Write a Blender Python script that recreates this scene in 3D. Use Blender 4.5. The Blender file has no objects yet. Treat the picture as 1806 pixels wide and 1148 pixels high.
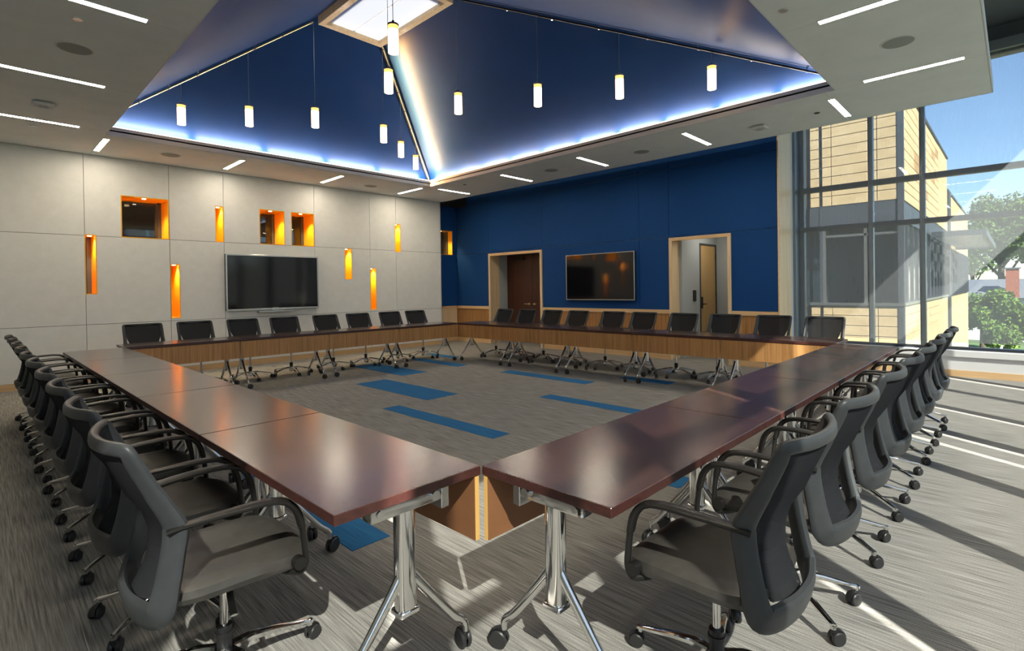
import bpy, bmesh, math, random
from mathutils import Vector, Matrix
R_ = random.Random(7)
S = bpy.context.scene
COL = S.collection
PI = math.pi

# ------------------------------------------------------------------ camera
W0, H0 = 1806.0, 1148.0
FPX, CX, CY = 920.84, 928.5, 515.66
CAM = Vector((-1.3026, -1.4690, 1.4011))
cr = Vector((0.684350, -0.729010, -0.014460)); cu = Vector((0.015955, -0.004856, 0.999861)); cf = Vector((0.728979, 0.684485, -0.008308))
cd = bpy.data.cameras.new('camera'); cam = bpy.data.objects.new('camera', cd); COL.objects.link(cam)
cd.sensor_fit = 'HORIZONTAL'; cd.sensor_width = 36; cd.lens = FPX / W0 * 36
cd.shift_x = (W0 / 2 - CX) / W0; cd.shift_y = (CY - H0 / 2) / W0
cd.clip_start = 0.05; cd.clip_end = 600
M = Matrix((cr, cu, -cf)).transposed().to_4x4(); M.translation = CAM
cam.matrix_world = M
S.camera = cam

# ------------------------------------------------------------------ world, sun, exposure
SUN_STR = 14.8
SKY_STR = 0.24
LAMP = 1.0
S.view_settings.view_transform = 'Standard'; S.view_settings.look = 'None'
S.view_settings.gamma = 1; S.view_settings.use_curve_mapping = False
S.view_settings.exposure = 0.58
w = bpy.data.worlds.new('world'); S.world = w; w.use_nodes = True
nt = w.node_tree; nt.nodes.clear()
sky = nt.nodes.new('ShaderNodeTexSky'); sky.sky_type = 'NISHITA'; sky.sun_disc = False
sky.sun_elevation = math.radians(43); sky.sun_rotation = math.radians(180 + 32.3)
sky.air_density = 1.0; sky.dust_density = 0.1; sky.ozone_density = 4.0
bg = nt.nodes.new('ShaderNodeBackground'); bg.inputs[1].default_value = SKY_STR
wo = nt.nodes.new('ShaderNodeOutputWorld')
nt.links.new(sky.outputs[0], bg.inputs[0]); nt.links.new(bg.outputs[0], wo.inputs[0])
sl = bpy.data.lights.new('sun', 'SUN'); sl.energy = SUN_STR; sl.angle = math.radians(0.5); sl.color = (1.0, 0.93, 0.82)
so = bpy.data.objects.new('sun', sl); COL.objects.link(so)
SD = Vector((.42, .664, -.737)).normalized()
so.rotation_euler = SD.to_track_quat('-Z', 'Y').to_euler(); so.location = (-8, -14, 16)

# ------------------------------------------------------------------ helpers
def obj(name, bm, mat, parent=None, smooth=False, loc=None):
    me = bpy.data.meshes.new(name)
    bmesh.ops.recalc_face_normals(bm, faces=bm.faces)
    bm.to_mesh(me); bm.free()
    mats = mat if isinstance(mat, (list, tuple)) else [mat]
    for m in mats: me.materials.append(m)
    if smooth:
        for p in me.polygons: p.use_smooth = True
        try: me.set_sharp_from_angle(angle=math.radians(38))
        except Exception: pass
    o = bpy.data.objects.new(name, me); COL.objects.link(o)
    if parent: o.parent = parent
    if loc: o.location = loc
    return o
def empty(name, loc=(0, 0, 0), rz=0):
    o = bpy.data.objects.new(name, None); COL.objects.link(o); o.empty_display_size = .1
    o.location = loc; o.rotation_euler = (0, 0, rz); return o
def tag(o, label, cat, group=None, kind=None):
    o['label'] = label; o['category'] = cat
    if group: o['group'] = group
    if kind: o['kind'] = kind
    return o
def struct(o, label=None):
    o['kind'] = 'structure'
    if label: o['label'] = label
    return o
def copy_tree(o, parent=None):
    c = o.copy(); COL.objects.link(c); c.parent = parent
    for ch in list(o.children): copy_tree(ch, c)
    return c
def NB(): return bmesh.new()
def box(bm, x0, x1, y0, y1, z0, z1, bev=0, mi=0, seg=1):
    r = bmesh.ops.create_cube(bm, size=1)
    vs = r['verts']
    for v in vs:
        v.co = Vector((x0 + (v.co.x + .5) * (x1 - x0), y0 + (v.co.y + .5) * (y1 - y0), z0 + (v.co.z + .5) * (z1 - z0)))
    fs = {f for v in vs for f in v.link_faces}
    for f in fs: f.material_index = mi
    if bev:
        es = list({e for v in vs for e in v.link_edges})
        bmesh.ops.bevel(bm, geom=es, offset=bev, segments=seg, affect='EDGES', profile=.5, clamp_overlap=True, material=-1)
    return bm
def bx(x0, x1, y0, y1, z0, z1, bev=0, seg=1): return box(NB(), x0, x1, y0, y1, z0, z1, bev, 0, seg)
def cyl(bm, p0, p1, r0, r1=None, n=16, mi=0, cap=True):
    p0, p1 = Vector(p0), Vector(p1); r1 = r0 if r1 is None else r1
    d = (p1 - p0); q = d.to_track_quat('Z', 'Y')
    a, b = [], []
    for i in range(n):
        t = 2 * PI * i / n; c = Vector((math.cos(t), math.sin(t), 0))
        a.append(bm.verts.new(p0 + q @ (c * r0))); b.append(bm.verts.new(p1 + q @ (c * r1)))
    for i in range(n):
        f = bm.faces.new((a[i], a[(i + 1) % n], b[(i + 1) % n], b[i])); f.material_index = mi
    if cap:
        f = bm.faces.new(a); f.material_index = mi; f = bm.faces.new(b); f.material_index = mi
    return bm
def sweep(bm, pts, rads, n=10, closed=False, ref=Vector((0, 0, 1)), mi=0, refs=None, sq=2.0):
    """tube along pts; rads = list of (a,b) half widths: a along side, b along ref normal; superellipse sq"""
    pts = [Vector(p) for p in pts]; N = len(pts); rings = []
    for i, p in enumerate(pts):
        t = (pts[(i + 1) % N] - pts[i - 1]) if closed else (pts[min(i + 1, N - 1)] - pts[max(i - 1, 0)])
        t.normalize(); rf = refs[i] if refs else ref
        s = t.cross(rf)
        if s.length < 1e-4: s = t.cross(Vector((1, 0, .01)))
        s.normalize(); u = s.cross(t).normalized()
        a, b = rads[i] if isinstance(rads[i], (tuple, list)) else (rads[i], rads[i])
        ring = []
        for k in range(n):
            th = 2 * PI * (k + .5) / n; c, sn = math.cos(th), math.sin(th)
            e = 2.0 / sq
            ring.append(bm.verts.new(p + s * (a * math.copysign(abs(c) ** e, c)) + u * (b * math.copysign(abs(sn) ** e, sn))))
        rings.append(ring)
    M_ = N if closed else N - 1
    for i in range(M_):
        A, B = rings[i], rings[(i + 1) % N]
        for k in range(n):
            f = bm.faces.new((A[k], A[(k + 1) % n], B[(k + 1) % n], B[k])); f.material_index = mi
    if not closed:
        bm.faces.new(rings[0]).material_index = mi; bm.faces.new(rings[-1]).material_index = mi
    return bm
def spline(ctrl, n=6, closed=False):
    P = [Vector(c) for c in ctrl]; out = []; N = len(P)
    rng = range(N) if closed else range(N - 1)
    for i in rng:
        p1, p2 = P[i], P[(i + 1) % N]
        p0 = P[i - 1] if (closed or i > 0) else p1
        p3 = P[(i + 2) % N] if (closed or i + 2 < N) else p2
        for k in range(n):
            t = k / n; t2, t3 = t * t, t * t * t
            out.append(.5 * ((2 * p1) + (-p0 + p2) * t + (2 * p0 - 5 * p1 + 4 * p2 - p3) * t2 + (-p0 + 3 * p1 - 3 * p2 + p3) * t3))
    if not closed: out.append(P[-1])
    return out
def slab(axis, pos, thick, a0, a1, z0, z1, holes=(), bm=None, mi=0):
    """wall slab: axis 'x' -> plane x=pos..pos+thick spanning a=y; 'y' -> plane y; 'z' -> plane z spanning a=x, 'z' range = y"""
    bm = bm or NB()
    A = sorted({a0, a1} | {v for h in holes for v in (h[0], h[1]) if a0 < v < a1})
    Z = sorted({z0, z1} | {v for h in holes for v in (h[2], h[3]) if z0 < v < z1})
    def solid(i, j):
        if i < 0 or j < 0 or i >= len(A) - 1 or j >= len(Z) - 1: return False
        ca, cz = (A[i] + A[i + 1]) / 2, (Z[j] + Z[j + 1]) / 2
        return not any(h[0] < ca < h[1] and h[2] < cz < h[3] for h in holes)
    vc = {}
    def V(i, j, k):
        if (i, j, k) not in vc:
            d = pos + k * thick
            co = {'x': (d, A[i], Z[j]), 'y': (A[i], d, Z[j]), 'z': (A[i], Z[j], d)}[axis]
            vc[(i, j, k)] = bm.verts.new(co)
        return vc[(i, j, k)]
    for i in range(len(A) - 1):
        for j in range(len(Z) - 1):
            if not solid(i, j): continue
            fs = [(V(i, j, 0), V(i + 1, j, 0), V(i + 1, j + 1, 0), V(i, j + 1, 0)), (V(i, j, 1), V(i, j + 1, 1), V(i + 1, j + 1, 1), V(i + 1, j, 1))]
            if not solid(i - 1, j): fs.append((V(i, j, 0), V(i, j + 1, 0), V(i, j + 1, 1), V(i, j, 1)))
            if not solid(i + 1, j): fs.append((V(i + 1, j, 0), V(i + 1, j, 1), V(i + 1, j + 1, 1), V(i + 1, j + 1, 0)))
            if not solid(i, j - 1): fs.append((V(i, j, 0), V(i, j, 1), V(i + 1, j, 1), V(i + 1, j, 0)))
            if not solid(i, j + 1): fs.append((V(i, j + 1, 0), V(i + 1, j + 1, 0), V(i + 1, j + 1, 1), V(i, j + 1, 1)))
            for f in fs: bm.faces.new(f).material_index = mi
    return bm
def clip_holes(holes, a0, a1, z0, z1):
    return [h for h in holes if h[1] > a0 and h[0] < a1 and h[3] > z0 and h[2] < z1]

# ------------------------------------------------------------------ materials
ORD = ['nearest', 'second', 'third', 'fourth', 'fifth', 'sixth', 'seventh', 'eighth', 'ninth', 'tenth', 'eleventh', 'twelfth']
def mat(name, col=(.5, .5, .5), rough=.5, metal=0, spec=.5, coat=0, emit=None, es=0):
    m = bpy.data.materials.new(name); m.use_nodes = True
    b = m.node_tree.nodes['Principled BSDF']
    b.inputs['Base Color'].default_value = (*col, 1); b.inputs['Roughness'].default_value = rough
    b.inputs['Metallic'].default_value = metal; b.inputs['Specular IOR Level'].default_value = spec
    if coat: b.inputs['Coat Weight'].default_value = coat; b.inputs['Coat Roughness'].default_value = .08
    if emit: b.inputs['Emission Color'].default_value = (*emit, 1); b.inputs['Emission Strength'].default_value = es
    return m
def noise_mat(name, cols, scale=(1, 1, 1), rough=.5, metal=0, spec=.5, detail=4, bump=0, stops=None, coat=0, obj_co=False, nrough=.6, bscale=None, rvar=0):
    m = mat(name, cols[0], rough, metal, spec, coat); nt = m.node_tree; b = nt.nodes['Principled BSDF']
    g = nt.nodes.new('ShaderNodeTexCoord') if obj_co else nt.nodes.new('ShaderNodeNewGeometry')
    mp = nt.nodes.new('ShaderNodeMapping'); mp.inputs['Scale'].default_value = scale
    nt.links.new(g.outputs['Object' if obj_co else 'Position'], mp.inputs['Vector'])
    n = nt.nodes.new('ShaderNodeTexNoise'); n.inputs['Scale'].default_value = 1; n.inputs['Detail'].default_value = detail; n.inputs['Roughness'].default_value = nrough
    nt.links.new(mp.outputs[0], n.inputs['Vector'])
    r = nt.nodes.new('ShaderNodeValToRGB'); nt.links.new(n.outputs['Fac'], r.inputs['Fac'])
    st = stops or [.3 + .4 * i / max(1, len(cols) - 1) for i in range(len(cols))]
    r.color_ramp.elements[0].position = st[0]; r.color_ramp.elements[0].color = (*cols[0], 1)
    r.color_ramp.elements[1].position = st[-1]; r.color_ramp.elements[1].color = (*cols[-1], 1)
    for i in range(1, len(cols) - 1):
        e = r.color_ramp.elements.new(st[i]); e.color = (*cols[i], 1)
    nt.links.new(r.outputs[0], b.inputs['Base Color'])
    if bump:
        bp = nt.nodes.new('ShaderNodeBump'); bp.inputs['Strength'].default_value = bump; bp.inputs['Distance'].default_value = .01
        nt.links.new(n.outputs['Fac'], bp.inputs['Height']); nt.links.new(bp.outputs[0], b.inputs['Normal'])
    return m
def carpet(name, dark, mid, light, dash):
    m = mat(name, mid, .95, 0, .1); nt = m.node_tree; b = nt.nodes['Principled BSDF']
    g = nt.nodes.new('ShaderNodeNewGeometry')
    def nz(sc, det, stops, cols):
        mp = nt.nodes.new('ShaderNodeMapping'); mp.inputs['Scale'].default_value = sc
        nt.links.new(g.outputs['Position'], mp.inputs['Vector'])
        n = nt.nodes.new('ShaderNodeTexNoise'); n.inputs['Scale'].default_value = 1; n.inputs['Detail'].default_value = det
        nt.links.new(mp.outputs[0], n.inputs['Vector'])
        r = nt.nodes.new('ShaderNodeValToRGB')
        r.color_ramp.elements[0].position = stops[0]; r.color_ramp.elements[0].color = (*cols[0], 1)
        r.color_ramp.elements[1].position = stops[1]; r.color_ramp.elements[1].color = (*cols[1], 1)
        nt.links.new(n.outputs['Fac'], r.inputs['Fac']); return r, n
    r1, n1 = nz((130, 3.4, 1), 4, (.32, .68), (dark, light))
    r2, _ = nz((95, 1.3, 1), 1, (.73, .77), ((0, 0, 0), (1, 1, 1)))
    mx = nt.nodes.new('ShaderNodeMix'); mx.data_type = 'RGBA'
    nt.links.new(r2.outputs[0], mx.inputs[0]); nt.links.new(r1.outputs[0], mx.inputs[6]); mx.inputs[7].default_value = (*dash, 1)
    r3, _ = nz((260, 260, 1), 2, (.3, .7), ((.72, .72, .72), (1.2, 1.2, 1.2)))
    mu = nt.nodes.new('ShaderNodeMix'); mu.data_type = 'RGBA'; mu.blend_type = 'MULTIPLY'; mu.inputs[0].default_value = 1
    nt.links.new(mx.outputs[2], mu.inputs[6]); nt.links.new(r3.outputs[0], mu.inputs[7])
    nt.links.new(mu.outputs[2], b.inputs['Base Color'])
    bp = nt.nodes.new('ShaderNodeBump'); bp.inputs['Strength'].default_value = .35; bp.inputs['Distance'].default_value = .004
    nt.links.new(n1.outputs['Fac'], bp.inputs['Height']); nt.links.new(bp.outputs[0], b.inputs['Normal'])
    return m
def mix_transparent(name, col, fac, rough=.9, transl=.3, tint=(1, 1, 1), gloss=False, weave=False):
    """fac = opaque share"""
    m = bpy.data.materials.new(name); m.use_nodes = True; nt = m.node_tree; nt.nodes.clear()
    out = nt.nodes.new('ShaderNodeOutputMaterial'); mx = nt.nodes.new('ShaderNodeMixShader'); mx.inputs[0].default_value = fac
    tr = nt.nodes.new('ShaderNodeBsdfTransparent'); tr.inputs[0].default_value = (*tint, 1)
    if gloss:
        d = nt.nodes.new('ShaderNodeBsdfGlossy'); d.inputs['Color'].default_value = (*col, 1); d.inputs['Roughness'].default_value = rough
        fr = nt.nodes.new('ShaderNodeLayerWeight'); fr.inputs[0].default_value = .5
        pw = nt.nodes.new('ShaderNodeMath'); pw.operation = 'POWER'; pw.inputs[1].default_value = 4.5; nt.links.new(fr.outputs['Facing'], pw.inputs[0])
        ml = nt.nodes.new('ShaderNodeMath'); ml.operation = 'MULTIPLY_ADD'; ml.inputs[1].default_value = .7; ml.inputs[2].default_value = .03; nt.links.new(pw.outputs[0], ml.inputs[0])
        nt.links.new(ml.outputs[0], mx.inputs[0])
    else:
        df = nt.nodes.new('ShaderNodeBsdfDiffuse'); df.inputs[0].default_value = (*col, 1)
        tl = nt.nodes.new('ShaderNodeBsdfTranslucent'); tl.inputs[0].default_value = (*col, 1)
        d = nt.nodes.new('ShaderNodeMixShader'); d.inputs[0].default_value = transl
        nt.links.new(df.outputs[0], d.inputs[1]); nt.links.new(tl.outputs[0], d.inputs[2])
    if weave:
        g = nt.nodes.new('ShaderNodeNewGeometry'); mp = nt.nodes.new('ShaderNodeMapping'); mp.inputs['Scale'].default_value = (60, 60, 3)
        nt.links.new(g.outputs['Position'], mp.inputs[0]); n = nt.nodes.new('ShaderNodeTexNoise'); n.inputs['Scale'].default_value = 1
        nt.links.new(mp.outputs[0], n.inputs['Vector'])
        mr = nt.nodes.new('ShaderNodeMapRange'); mr.inputs['From Min'].default_value = .3; mr.inputs['From Max'].default_value = .7
        mr.inputs['To Min'].default_value = fac - .02; mr.inputs['To Max'].default_value = fac + .02
        nt.links.new(n.outputs['Fac'], mr.inputs['Value']); nt.links.new(mr.outputs[0], mx.inputs[0])
    nt.links.new(tr.outputs[0], mx.inputs[1]); nt.links.new(d.outputs[0], mx.inputs[2]); nt.links.new(mx.outputs[0], out.inputs[0])
    return m
def emis(name, col, st):
    m = bpy.data.materials.new(name); m.use_nodes = True; nt = m.node_tree; nt.nodes.clear()
    o = nt.nodes.new('ShaderNodeOutputMaterial'); e = nt.nodes.new('ShaderNodeEmission'); e.inputs[0].default_value = (*col, 1); e.inputs[1].default_value = st
    nt.links.new(e.outputs[0], o.inputs[0]); return m

m_carpet = carpet('grey_carpet', (.165, .158, .146), (.2, .2, .2), (.380, .370, .345), (.60, .59, .56))
m_bcarpet = carpet('blue_carpet', (.025, .13, .30), (.03, .16, .34), (.04, .19, .40), (.06, .22, .42))
m_white = noise_mat('white_panel', [(.70, .71, .69), (.75, .76, .74)], (9, 9, 9), .75, 0, .3, bump=.03)
m_wbody = mat('plaster', (.55, .56, .54), .9)
m_gap = mat('joint_dark', (.12, .12, .12), .9)
m_ceil = noise_mat('ceiling_paint', [(.68, .72, .72), (.74, .77, .77)], (3, 3, 3), .8, 0, .2)
m_fascia = mat('fascia_paint', (.62, .63, .64), .7)
m_blue = noise_mat('blue_fabric', [(.004, .048, .19), (.006, .062, .23)], (80, 80, 80), .8, 0, .25, bump=.05)
m_bluep = noise_mat('blue_paint', [(.008, .056, .225), (.010, .064, .25)], (2, 2, 2), .42, 0, .24)
m_oak = noise_mat('oak_vertical', [(.28, .13, .04), (.42, .21, .075), (.5, .27, .10)], (38, 38, 1.2), .45, 0, .4, coat=.15)
m_oakp = noise_mat('oak_pale', [(.66, .47, .25), (.76, .57, .34), (.82, .64, .41)], (26, 26, 1.0), .45, 0, .4, coat=.1)
m_oakh = noise_mat('oak_trim', [(.66, .42, .20), (.76, .51, .27), (.8, .56, .32)], (1.5, 1.5, 60), .45, 0, .4)
m_base = noise_mat('oak_base', [(.56, .36, .18), (.68, .46, .25)], (1.5, 1.5, 70), .5)
m_mahog = noise_mat('mahogany_top', [(.034, .017, .014), (.050, .024, .019), (.072, .031, .023)], (3.5, 55, 20), .22, 0, .6, coat=.45, obj_co=True)
m_mahog.node_tree.nodes['Principled BSDF'].inputs['Coat Roughness'].default_value = .2
m_mahoge = noise_mat('mahogany_edge', [(.040, .013, .011), (.070, .024, .020)], (30, 30, 60), .35, 0, .5, obj_co=True)
m_back = noise_mat('panel_back', [(.20, .085, .035), (.27, .12, .055)], (3, 3, 3), .5, 0, .4)
m_goldw = noise_mat('panel_edge_wood', [(.62, .36, .10), (.72, .46, .16)], (60, 60, 2), .4)
m_chrome = mat('chrome', (.78, .78, .77), .09, 1)
m_alu = mat('polished_aluminium', (.62, .62, .61), .2, 1)
m_black = mat('black_plastic', (.012, .012, .013), .38)
m_caster = mat('caster_plastic', (.022, .022, .023), .4)
m_frame = noise_mat('grey_frame_plastic', [(.036, .040, .043), (.043, .047, .050)], (20, 20, 20), .42, 0, .35, obj_co=True)
m_leather = noise_mat('charcoal_leather', [(.045, .042, .038), (.06, .056, .05)], (30, 30, 30), .36, 0, .5, bump=.05, obj_co=True)
m_mesh = mix_transparent('mesh_back', (.036, .038, .042), .86, transl=.25)
m_pad = noise_mat('lumbar_fabric', [(.03, .03, .032), (.11, .11, .115)], (300, 300, 300), .9, 0, .2, obj_co=True)
m_arm = mat('arm_plastic', (.012, .011, .010), .34, 0, .35)
m_alum_d = mat('dark_mullion', (.035, .042, .055), .35, .3)
m_alum_l = mat('silver_mullion', (.22, .25, .28), .35, .5)
m_glass = mix_transparent('window_glass', (.9, .95, 1), .05, rough=.02, tint=(.94, .97, .97), gloss=True)
m_shade = mix_transparent('roller_shade_mesh', (.34, .36, .38), .5, transl=.35, weave=True)
m_shade2 = mix_transparent('roller_shade_south', (.40, .40, .39), .70, transl=.35)
m_led = emis('linear_light_diffuser', (1, .87, .68), 52.0 * LAMP)
m_cove = emis('cove_led', (1.0, .84, .66), 48.0 * LAMP)
m_pend = emis('pendant_glow', (1, .62, .32), 5.0 * LAMP)
m_pendtop = emis('pendant_amber', (1, .48, .12), 1.6)
m_puck = emis('puck_lens', (1, .85, .6), 14)
m_orange = mat('orange_lacquer', (.95, .46, .02), .4)
m_screen = mat('tv_screen', (.005, .005, .007), .07, 0, .5)
m_silver = mat('silver_bezel', (.55, .54, .52), .28, .9)
m_dgrey = mat('dark_grey_paint', (.10, .115, .14), .6)
m_corr = mat('corridor_paint', (.42, .46, .48), .8)
m_brown = noise_mat('dark_walnut', [(.05, .014, .006), (.075, .022, .010)], (30, 30, 1.5), .4)
m_door = noise_mat('maple_door', [(.48, .30, .11), (.58, .38, .16)], (24, 24, 1.2), .4)
m_gold = mat('brass_rail', (.75, .60, .36), .3, .9)
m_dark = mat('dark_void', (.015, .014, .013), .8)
m_steel = mat('steel_plate', (.6, .6, .6), .3, 1)
m_stone = noise_mat('tan_masonry', [(.50, .37, .20), (.60, .46, .27)], (2.3, 2.3, 5), .9, 0, .2)
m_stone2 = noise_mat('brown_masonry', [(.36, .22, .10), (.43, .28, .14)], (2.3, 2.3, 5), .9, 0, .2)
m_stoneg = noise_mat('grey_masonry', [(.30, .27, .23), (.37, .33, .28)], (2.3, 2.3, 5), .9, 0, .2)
m_mortar = mat('mortar', (.09, .075, .055), .95)
m_bsteel = mat('building_steel', (.075, .085, .10), .45, .4)
m_dglass = mat('dark_glass', (.02, .03, .04), .04, 0, .6, coat=.4)
m_grass = noise_mat('grass', [(.035, .07, .015), (.07, .12, .03)], (.6, .6, .6), .95)
m_brick = noise_mat('chimney_brick', [(.28, .08, .05), (.38, .13, .08)], (8, 8, 14), .9)
m_roof = mat('slate_roof', (.13, .15, .18), .8)
m_siding = mat('pale_siding', (.6, .62, .62), .8)
m_bark = noise_mat('bark', [(.06, .045, .03), (.11, .085, .06)], (6, 6, 2), .95)
def leafmat(name, a, b):
    m = noise_mat(name, [a, b], (1.3, 1.3, 1.3), .7, 0, .2, detail=6)
    return m
m_leaf = leafmat('tree_leaves', (.035, .075, .018), (.13, .20, .05))
m_leaf2 = leafmat('shrub_leaves', (.06, .13, .02), (.19, .29, .06))

# ------------------------------------------------------------------ dimensions
U, TW, TH = 1.3194, .579, .737
ZC, YW, XW, XB = 3.6285, 9.28, 6.97, 7.80
YR = -2.90; XG = 8.85; XL = -4.0; ZH = 5.05
OX0, OX1, OY0, OY1 = .03, 5.55, .05, 7.80
CYN = -1.27
SX0, SX1, SY0, SY1 = 2.26, 3.30, 4.154, 6.0

# ------------------------------------------------------------------ floor
fl = struct(obj('floor', bx(XL, 9.95, YR, 12.2, -.15, 0), m_carpet), 'grey streaked carpet floor with blue carpet planks set in')
def ctile(x0, x1, y0, y1):
    obj('carpet_tile', bx(x0, x1, y0, y1, -.004, .0035), m_bcarpet, fl)
for x0, x1, y0, y1 in [(2.01, 2.23, 2.1, 3.06), (2.01, 2.23, 3.06, 4.0), (2.63, 2.88, 3.98, 4.85), (2.63, 2.88, 4.85, 5.75), (2.88, 3.13, 3.98, 4.85), (2.88, 3.13, 4.85, 5.75),
                       (3.50, 3.74, 5.85, 6.7), (3.50, 3.74, 6.7, 7.47), (3.74, 3.98, 5.85, 6.7), (3.74, 3.98, 6.7, 7.47), (4.70, 4.95, 5.9, 6.7), (4.70, 4.95, 6.7, 7.42),
                       (4.75, 4.99, 3.08, 3.96), (4.75, 4.99, 3.96, 4.84), (3.67, 3.88, 1.2, 2.1), (3.67, 3.88, 2.1, 3.0), (5.46, 5.70, 2.15, 2.98), (.08, .31, 1.14, 2.05), (.08, .31, 2.05, 2.95),
                       (2.03, 2.26, .24, 1.1), (5.38, 5.6, 6.9, 7.9)]:
    ctile(x0, x1, y0, y1)

# ------------------------------------------------------------------ white wall (left) with niches
NICH = [('N1', -.055, .095, 1.40, 2.355, 'glass'), ('N2', .415, 1.085, 2.335, 3.03, 'glass'), ('N3', 1.805, 1.945, 2.335, 3.0, 'closed'), ('N4', 1.09, 1.235, .965, 1.91, 'closed'),
        ('N5', 2.575, 3.055, 2.335, 3.02, 'glass'), ('N6', 3.185, 3.66, 2.335, 3.02, 'glass'), ('N7', 4.335, 4.505, 1.65, 2.335, 'closed'), ('N8', 4.95, 5.10, .955, 1.91, 'closed'), ('N9', 5.615, 5.77, 2.305, 2.975, 'closed')]
ND = .60
holes = [(a, b, c, d) for _, a, b, c, d, _k in NICH]
wl = struct(obj('wall_left', slab('y', YW + .022, ND - .022, XL, XW - .012, 0, ZH, holes), m_wbody), 'off-white panelled wall with small recessed niches')
cols = [XL, -2.6, -1.3, -.05, 1.088, 1.945, 3.665, 4.952, 5.64, XW]
rows = [.10, .92, 2.335, ZC]
g = .0035
for i in range(len(cols) - 1):
    for j in range(len(rows) - 1):
        a0, a1, z0, z1 = cols[i] + g, cols[i + 1] - g, rows[j] + g, rows[j + 1] - g
        obj('wall_panel', slab('y', YW, .022, a0, a1, z0, z1, clip_holes(holes, a0, a1, z0, z1)), m_white, wl)
obj('joint_backing', slab('y', YW + .016, .003, XL, XW - .012, .1, ZC, holes), m_gap, wl)
obj('end_trim', bx(XW - .012, XW + .003, YW, YW + ND, 0, ZC), m_silver, wl)
struct(obj('baseboard_left', bx(XL, XW, YW - .012, YW + .02, .0, .10), m_base))
NLAB = {'N1': 'tall slim orange niche at the left end of the white wall, brown pane inside', 'N2': 'largest wide orange-lined niche, high on the white wall, dark glass at the back', 'N3': 'small upright orange niche above the left edge of the white wall screen',
        'N4': 'tall narrow orange niche low on the wall just left of the white wall screen', 'N5': 'left one of the two square orange niches above the white wall screen', 'N6': 'right one of the two square orange niches above the white wall screen',
        'N7': 'small orange niche right beside the white wall screen at mid height', 'N8': 'tall narrow orange niche reaching lowest on the wall right of the white wall screen', 'N9': 'small orange niche high near the right end of the white wall'}
def niche(name, x0, x1, z0, z1, y0, depth, kind, label):
    e = empty('wall_niche', ((x0 + x1) / 2, y0, z0)); tag(e, label, 'niche', 'lit orange niches in the walls')
    cx = (x0 + x1) / 2; hw = (x1 - x0) / 2 - .001; h = z1 - z0 - .001
    bm = NB(); t = .012
    box(bm, -hw, -hw + t, .0, depth, 0, h); box(bm, hw - t, hw, .0, depth, 0, h)
    box(bm, -hw + t, hw - t, .0, depth, 0, t); box(bm, -hw + t, hw - t, .0, depth, h - t, h)
    if kind == 'closed': box(bm, -hw + t, hw - t, depth - .02, depth - .005, t, h - t)
    obj('liner', bm, m_orange, e)
    if kind == 'glass':
        obj('glass_pane', bx(-hw + t, hw - t, depth * .8, depth * .8 + .006, t, h - t), m_glass, e)
        bm = NB(); box(bm, hw - .07, hw - t - .001, depth * .78, depth * .86, t, h - t); obj('jamb_strip', bm, m_bsteel, e)
    bm = cyl(NB(), (0, .10, h - t - .006), (0, .10, h - t), .028, n=14)
    obj('puck_light', bm, m_puck, e)
    l = bpy.data.lights.new('niche_spot', 'SPOT'); l.energy = 34; l.color = (1, .78, .42); l.spot_size = math.radians(110); l.spot_blend = .6; l.shadow_soft_size = .02
    lo = bpy.data.objects.new('spot_lamp', l); COL.objects.link(lo); lo.parent = e; lo.location = (0, .10, h - t - .012)
    return e
for n, a, b, c, d, k in NICH: niche(n, a, b, c, d, YW, ND, k, NLAB[n])

# ------------------------------------------------------------------ blue return + blue wall (far)
YB = 9.69
wf = empty('wall_far'); struct(wf, 'deep blue fabric wall above an oak wainscot, with two doorways')
D1 = (6.56, 8.38, 0, 2.29); D2 = (2.16, 3.34, 0, 2.31)
obj('wall_core', slab('x', XB + .02, .18, 1.39, YB, 0, ZH, [(6.56, 8.38, -1, 2.29), (2.16, 3.34, -1, 2.31)]), m_wbody, wf)
ycols = [1.39, 3.345, 3.99, 6.555, 8.385, YB]; zr = [.95, 2.335, 3.62, ZH]
dh = [(D1[0], D1[1], -1, 2.29), (D2[0], D2[1], -1, 2.31)]
for i in range(5):
    for j in range(3):
        a0, a1, z0, z1 = ycols[i] + .003, ycols[i + 1] - .003, zr[j] + .003, zr[j + 1] - .003
        hh = clip_holes(dh, a0, a1, z0, z1)
        if j == 0 and ((i == 3)): a0, a1, z0, z1 = a0, a1, 2.29, z1
        if z1 - z0 < .01: continue
        obj('fabric_panel', slab('x', XB, .018, a0, a1, z0, z1, clip_holes(dh, a0, a1, z0, z1)), m_blue, wf)
for a0, a1 in [(1.39, 2.16), (3.34, 6.56), (8.38, YB)]:
    n = max(1, round((a1 - a0) / 1.0)); st = (a1 - a0) / n
    for k in range(n):
        obj('wainscot_panel', bx(XB, XB + .018, a0 + k * st + .002, a0 + (k + 1) * st - .002, .10, .872), m_oak, wf)
    struct(obj('trim_%d' % (1 + [1.39, 3.34, 8.38].index(a0)), bx(XB - .022, XB + .019, a0, a1, .873, .948, .003), m_oakh), None)
    struct(obj('baseboard_far', bx(XB - .012, XB + .019, a0, a1, 0, .099), m_oakh))
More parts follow.
